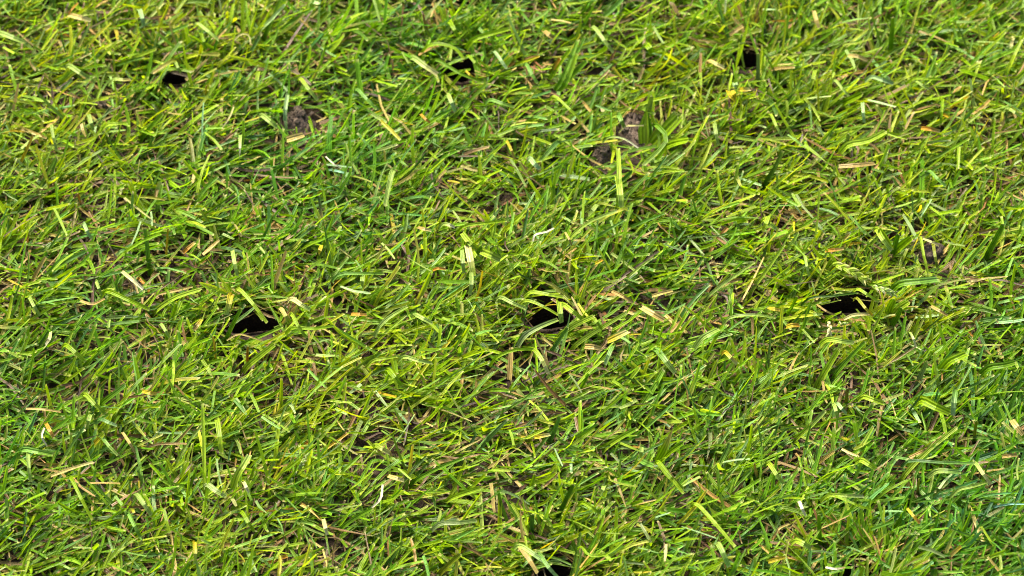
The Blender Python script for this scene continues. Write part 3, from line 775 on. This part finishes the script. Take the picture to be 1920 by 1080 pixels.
def grow(n, zbase, L, W, az, el, bend, droop, colA, colB, fold, roll, pointed, rings=5, xy=None, trim=True, veto=0.92, tipdry=0.6, spill=2):
    """n blades at once as open V-section strips; returns V, quads, col, across"""
    if xy is None:
        x = rng.uniform(-HX, HX, n); y = rng.uniform(-HY, HY, n)
    else: x, y = xy
    ts = np.append(np.linspace(0, 0.93, rings - 1), 1.0)
    C = np.zeros((n, rings, 3)); T = np.zeros((n, rings, 3))
    C[:, 0] = np.stack([x, y, soil_height(x, y) + zbase], 1)
    for i in range(rings):
        a = az + bend * ts[i]; e = el + droop * ts[i]
        T[:, i] = np.stack([np.cos(e) * np.cos(a), np.cos(e) * np.sin(a), np.sin(e)], 1)
        if i: C[:, i] = C[:, i - 1] + 0.5 * (T[:, i] + T[:, i - 1]) * (L * (ts[i] - ts[i - 1]))[:, None]
    C[:, :, 2] = np.maximum(C[:, :, 2], 0.0012 + soil_height(C[:, :, 0], C[:, :, 1]))
    up = np.zeros((n, 1, 3)); up[:, 0] = [0, 0, 1]
    S = np.cross(T, np.broadcast_to(up, T.shape)); S /= np.maximum(np.linalg.norm(S, axis=2, keepdims=True), 1e-4)
    Nn = np.cross(S, T)
    ro = (roll[:, None] + np.linspace(0, 1, rings)[None] * rng.normal(0, 0.45, n)[:, None])[:, :, None]
    S, Nn = S * np.cos(ro) + Nn * np.sin(ro), Nn * np.cos(ro) - S * np.sin(ro)
    if trim:   # leave the mouths of holes and the singled-out blades uncovered
        kill = np.zeros(n); inhole = np.zeros(n)
        for u in np.linspace(0, rings - 1, 9):
            i = min(int(u), rings - 2); f = u - i
            for sgn in (-0.4, 0.4):
                P = C[:, i] * (1 - f) + C[:, i + 1] * f + S[:, i] * (W * sgn)[:, None]
                px, py, d = project(P)
                ix = (px / 2).astype(int); iy = (py / 2).astype(int)
                ok = (ix >= 0) & (ix < 960) & (iy >= 0) & (iy < 540)
                ix = np.where(ok, ix, 0); iy = np.where(ok, iy, 0)
                kill += ok & (cover[iy, ix] > d - 0.0004) & (cover[iy, ix] < 1e9)
                inhole += ok & clear[iy, ix]
        keep = ~(((kill >= 2) & (rng.random(n) < veto)) | ((inhole >= spill) & (rng.random(n) < 0.985)))
        dead_in = np.zeros(n, bool)
        for (hx, hy, a, b, _) in pits:
            dead_in |= ((C[:, 0, 0] - hx) / a) ** 2 + ((C[:, 0, 1] - hy) / b) ** 2 < 1
        keep &= ~dead_in
        C, T, S, Nn, W, colA, colB, fold, pointed = (q_[keep] for q_ in (C, T, S, Nn, W, colA, colB, fold, pointed))
        n = int(keep.sum())
    t = ts[None, :]
    w = np.where(pointed[:, None], W[:, None] * np.clip(1.1 * (1 - t ** 2.0), 0.08, 1), W[:, None] * (0.8 + 0.2 * np.minimum(1, 3 * t)) * (1 - 0.38 * t ** 1.6)) * 0.5
    w3 = w[:, :, None]
    Lf = C - S * w3; Rt = C + S * w3; Md = C - Nn * w3 * 2 * fold[:, None, None]
    Lf[:, -1] += T[:, -1] * (W * rng.uniform(-0.5, 0.3, n))[:, None]
    Rt[:, -1] += T[:, -1] * (W * rng.uniform(-0.5, 0.3, n))[:, None]
    V = np.stack([Lf, Md, Rt], 2).reshape(-1, 3)
    b = (np.arange(n) * rings * 3)[:, None, None]
    r = (np.arange(rings - 1) * 3)[None, :, None]
    q1 = np.array([0, 1, 4, 3])[None, None]; q2 = np.array([1, 2, 5, 4])[None, None]
    Q = np.concatenate([(b + r + q1).reshape(-1, 4), (b + r + q2).reshape(-1, 4)])
    mt = np.clip((t - 0.1) / 0.6, 0, 1)[:, :, None]
    col = colA[:, None, :] * (1 - mt) + colB[:, None, :] * mt
    dry = (rng.random(n) < tipdry)[:, None] * 0.85
    col[:, -1] = np.where(pointed[:, None], col[:, -1], col[:, -1] * (1 - dry) + PAL['cream'] * dry)
    col = np.repeat(col[:, :, None, :], 3, 2).reshape(-1, 4)
    acr = np.tile([-1.0, 0.0, 1.0], n * rings)
    return V, Q, col, acr

def pick(n, names, probs):
    p = np.array(probs, float); k = rng.choice(len(names), n, p=p / p.sum())
    c = np.stack([PAL[q_] for q_ in names])[k]
    j = rng.lognormal(0, 0.2, (n, 1)); c = c.copy(); c[:, :3] *= j
    c[:, 0] *= rng.lognormal(0, 0.10, n)
    return c

def merge(parts):
    off = 0; Vs, Qs, Cs, As = [], [], [], []
    for V, Q, c, a in parts:
        Vs.append(V); Qs.append(Q + off); Cs.append(c); As.append(a); off += len(V)
    return np.concatenate(Vs), np.concatenate(Qs), np.concatenate(Cs), np.concatenate(As)

AREA = 4 * HX * HY
R = math.radians
# dead thatch at the foot of the turf
n = int(42000 * AREA)
A = pick(n, ['brown', 'dark', 'tan', 'straw', 'red'], [0.42, 0.32, 0.20, 0.05, 0.01])
th1 = grow(n, rng.uniform(0.0005, 0.007, n), rng.uniform(0.010, 0.030, n), rng.uniform(0.0005, 0.0015, n), rng.uniform(-np.pi, np.pi, n),
           rng.normal(0.02, 0.16, n), rng.normal(0, 0.6, n), rng.normal(-0.2, 0.3, n), A, A * rng.uniform(0.8, 1.25, (n, 1)), np.full(n, 0.15), rng.normal(0, 0.6, n), rng.random(n) < 0.5, rings=4)
n = int(7500 * AREA)
A = pick(n, ['tan', 'straw', 'brown', 'cream', 'orange'], [0.42, 0.12, 0.42, 0.01, 0.03])
th2 = grow(n, rng.uniform(0.002, 0.009, n), rng.uniform(0.008, 0.022, n), rng.uniform(0.0010, 0.0022, n), rng.uniform(-np.pi, np.pi, n),
           rng.normal(0.06, 0.2, n), rng.normal(0, 0.4, n), rng.normal(-0.2, 0.3, n), A, A * rng.uniform(0.8, 1.2, (n, 1)), rng.uniform(0, 0.35, n), rng.normal(0, 0.6, n), rng.random(n) < 0.25, rings=4)
thatch = link('thatch', mesh_np('thatch', *merge([th1, th2]), smooth=False), M_LEAF)
tag(thatch, 'brown and straw coloured dead thatch at the foot of the green lawn', kind='stuff')

def spots(x, y, lst):
    v = np.zeros_like(x)
    for px, py, rad, w in lst:
        c = at(px, py, 0.01); r = rad * MM_PX
        v += w * np.exp(-((x - c[0]) ** 2 + ((y - c[1]) * 0.8) ** 2) / (2 * r * r))
    return v
THIN = [(200, 590, 60, 0.5), (590, 590, 45, 0.65), (530, 1050, 60, 0.65), (300, 480, 60, 0.4), (960, 690, 45, 0.55), (1570, 640, 45, 0.5), (30, 250, 60, 0.45),
        (1150, 600, 35, 0.55), (1180, 270, 50, 0.4), (560, 240, 45, 0.45), (100, 760, 50, 0.45), (930, 930, 60, 0.45), (250, 660, 40, 0.4), (700, 830, 50, 0.4), (1000, 140, 30, 0.5),
        (1700, 610, 40, 0.45), (1380, 480, 40, 0.35), (1480, 840, 40, 0.4)]
LIMEY = [(1400, 240, 130, 1.0), (1600, 300, 110, 0.7), (1560, 640, 130, 0.9), (1500, 500, 110, 0.6), (350, 40, 150, 0.6), (900, 180, 120, 0.4), (1650, 480, 120, 0.5)]
BLUISH = [(1600, 880, 230, 0.9), (1250, 900, 160, 0.7), (1800, 380, 120, 0.5), (560, 330, 150, 0.5), (200, 900, 150, 0.5), (1850, 1000, 160, 0.5), (700, 380, 120, 0.4)]

# living blades, in small tufts that share a lean
def living(n, zmax, Lr, elr, names, probs, wid=(0.0009, 0.0020), share=0.6):
    nt = n // 4
    tx = rng.uniform(-HX, HX, nt); ty = rng.uniform(-HY, HY, nt)
    k = rng.integers(0, nt, n)
    x = np.clip(tx[k] + rng.normal(0, 0.0035, n), -HX, HX); y = np.clip(ty[k] + rng.normal(0, 0.0035, n), -HY, HY)
    lean = R(20) + 0.55 * lowfreq(tx, ty, 22, 1) + rng.normal(0, 0.4, nt)
    lean = np.where(rng.random(nt) < 0.22, R(-35) + rng.normal(0, 0.6, nt), lean)
    lean = np.where(rng.random(nt) < 0.22, rng.uniform(-np.pi, np.pi, nt), lean)
    stay = rng.random(n) > np.clip(spots(x, y, THIN) + 0.22 * np.clip(lowfreq(x, y, 47, 5), 0, 1), 0, 0.75)
    k, x, y = k[stay], x[stay], y[stay]; n = len(x)
    az = lean[k] + rng.normal(0, 0.55, n)
    el = rng.uniform(elr[0], elr[1], n)
    L = rng.uniform(*Lr, n)
    L = np.minimum(L, zmax / np.maximum(np.sin(el), 0.2) * rng.uniform(0.9, 1.1, n))
    W = rng.uniform(*wid, n) * np.where(rng.random(n) < 0.06, 1.45, 1)
    B = pick(n, names, probs)
    fr = lowfreq(x, y, 13, 3)[:, None]                    # drifts of yellower and bluer grass
    B[:, :3] *= np.where(fr > 0, 1 + fr * np.array([0.30, 0.12, 0.0]), 1 + fr * np.array([0.22, 0.06, -0.3]))
    tint = np.clip(spots(x, y, LIMEY), 0, 1)[:, None] - np.clip(spots(x, y, BLUISH), 0, 1)[:, None]
    B[:, :3] *= np.where(tint > 0, 1 + tint * np.array([0.36, 0.14, 0.0]), 1 + tint * np.array([0.2, 0.05, -0.5]))
    A = B.copy(); m = rng.uniform(0.0, 0.55, (n, 1)); A = A * (1 - m) + PAL['light'] * m * rng.uniform(0.5, 1, (n, 1))
    yl = B[:, 0] > 0.38; A[yl] = PAL['green']
    dry = rng.random(n) < 0.04; A[dry] = PAL['straw']
    tipb = rng.random(n) < 0.05; B[tipb] = 0.5 * B[tipb] + 0.5 * PAL['straw']
    return grow(n, rng.uniform(0.0, 0.006, n), L, W, az, el, rng.normal(0, 0.3, n), rng.normal(-0.15, 0.34, n), A, B,
                rng.uniform(0.06, 0.38, n), rng.normal(0, 0.55, n), rng.random(n) < 0.12, rings=5, xy=(x, y))

g1 = living(int(66000 * AREA), 0.014, (0.009, 0.025), (R(2), R(38)), ['green', 'deep', 'blue', 'teal', 'lime'], [0.40, 0.22, 0.09, 0.07, 0.22])
g2 = living(int(92000 * AREA), 0.021, (0.009, 0.025), (R(8), R(52)), ['green', 'lime', 'light', 'deep', 'blue', 'pale', 'paleblue', 'yellow'],
            [0.36, 0.38, 0.12, 0.06, 0.07, 0.015, 0.01, 0.012])
n = int(2800 * AREA)     # cut pieces lying on and between the blades
B = pick(n, ['pale', 'paleblue', 'light', 'blue', 'straw', 'cream', 'yellow', 'tan', 'grey'], [0.2, 0.12, 0.34, 0.22, 0.02, 0.012, 0.03, 0.01, 0.05])
az = np.where(rng.random(n) < 0.6, rng.normal(R(-45), 0.5, n), rng.uniform(-np.pi, np.pi, n))
g3 = grow(n, rng.uniform(0.006, 0.016, n), rng.uniform(0.006, 0.017, n), rng.uniform(0.0010, 0.0019, n), az, rng.normal(0.0, 0.22, n),
          rng.normal(0, 0.25, n), rng.normal(-0.1, 0.25, n), B, B, rng.uniform(0.0, 0.3, n), rng.normal(0, 0.4, n), rng.random(n) < 0.08, rings=4)
# fringe of blades and dead stems round the mouths of the holes
fx, fy, fa = [], [], []
for (hx, hy, a, b, _) in pits:
    for k in range(320):
        t = random.uniform(0, 6.283); r = random.uniform(1.0, 1.55)
        fx.append(hx + a * r * math.cos(t)); fy.append(hy + (b * r + 0.002 * r) * math.sin(t)); fa.append(t)
fx = np.array(fx); fy = np.array(fy); n = len(fx)
B = pick(n, ['green', 'lime', 'light', 'deep', 'olive', 'straw', 'tan', 'brown'], [0.25, 0.27, 0.12, 0.1, 0.06, 0.05, 0.07, 0.08])
g4 = grow(n, rng.uniform(0, 0.004, n), rng.uniform(0.008, 0.024, n), rng.uniform(0.0009, 0.0022, n), np.array(fa) + rng.normal(0.5, 0.8, n), rng.uniform(R(5), R(50), n),
          rng.normal(0, 0.25, n), rng.normal(-0.2, 0.35, n), B, B, rng.uniform(0.06, 0.35, n), rng.normal(0, 0.5, n), rng.random(n) < 0.2, rings=5, xy=(fx, fy), spill=3)
grass = link('grass', mesh_np('grass', *merge([g1, g2, g3, g4]), smooth=False), M_LEAF)
tag(grass, 'dense mown lawn of short cut green grass blades leaning one way', kind='stuff')
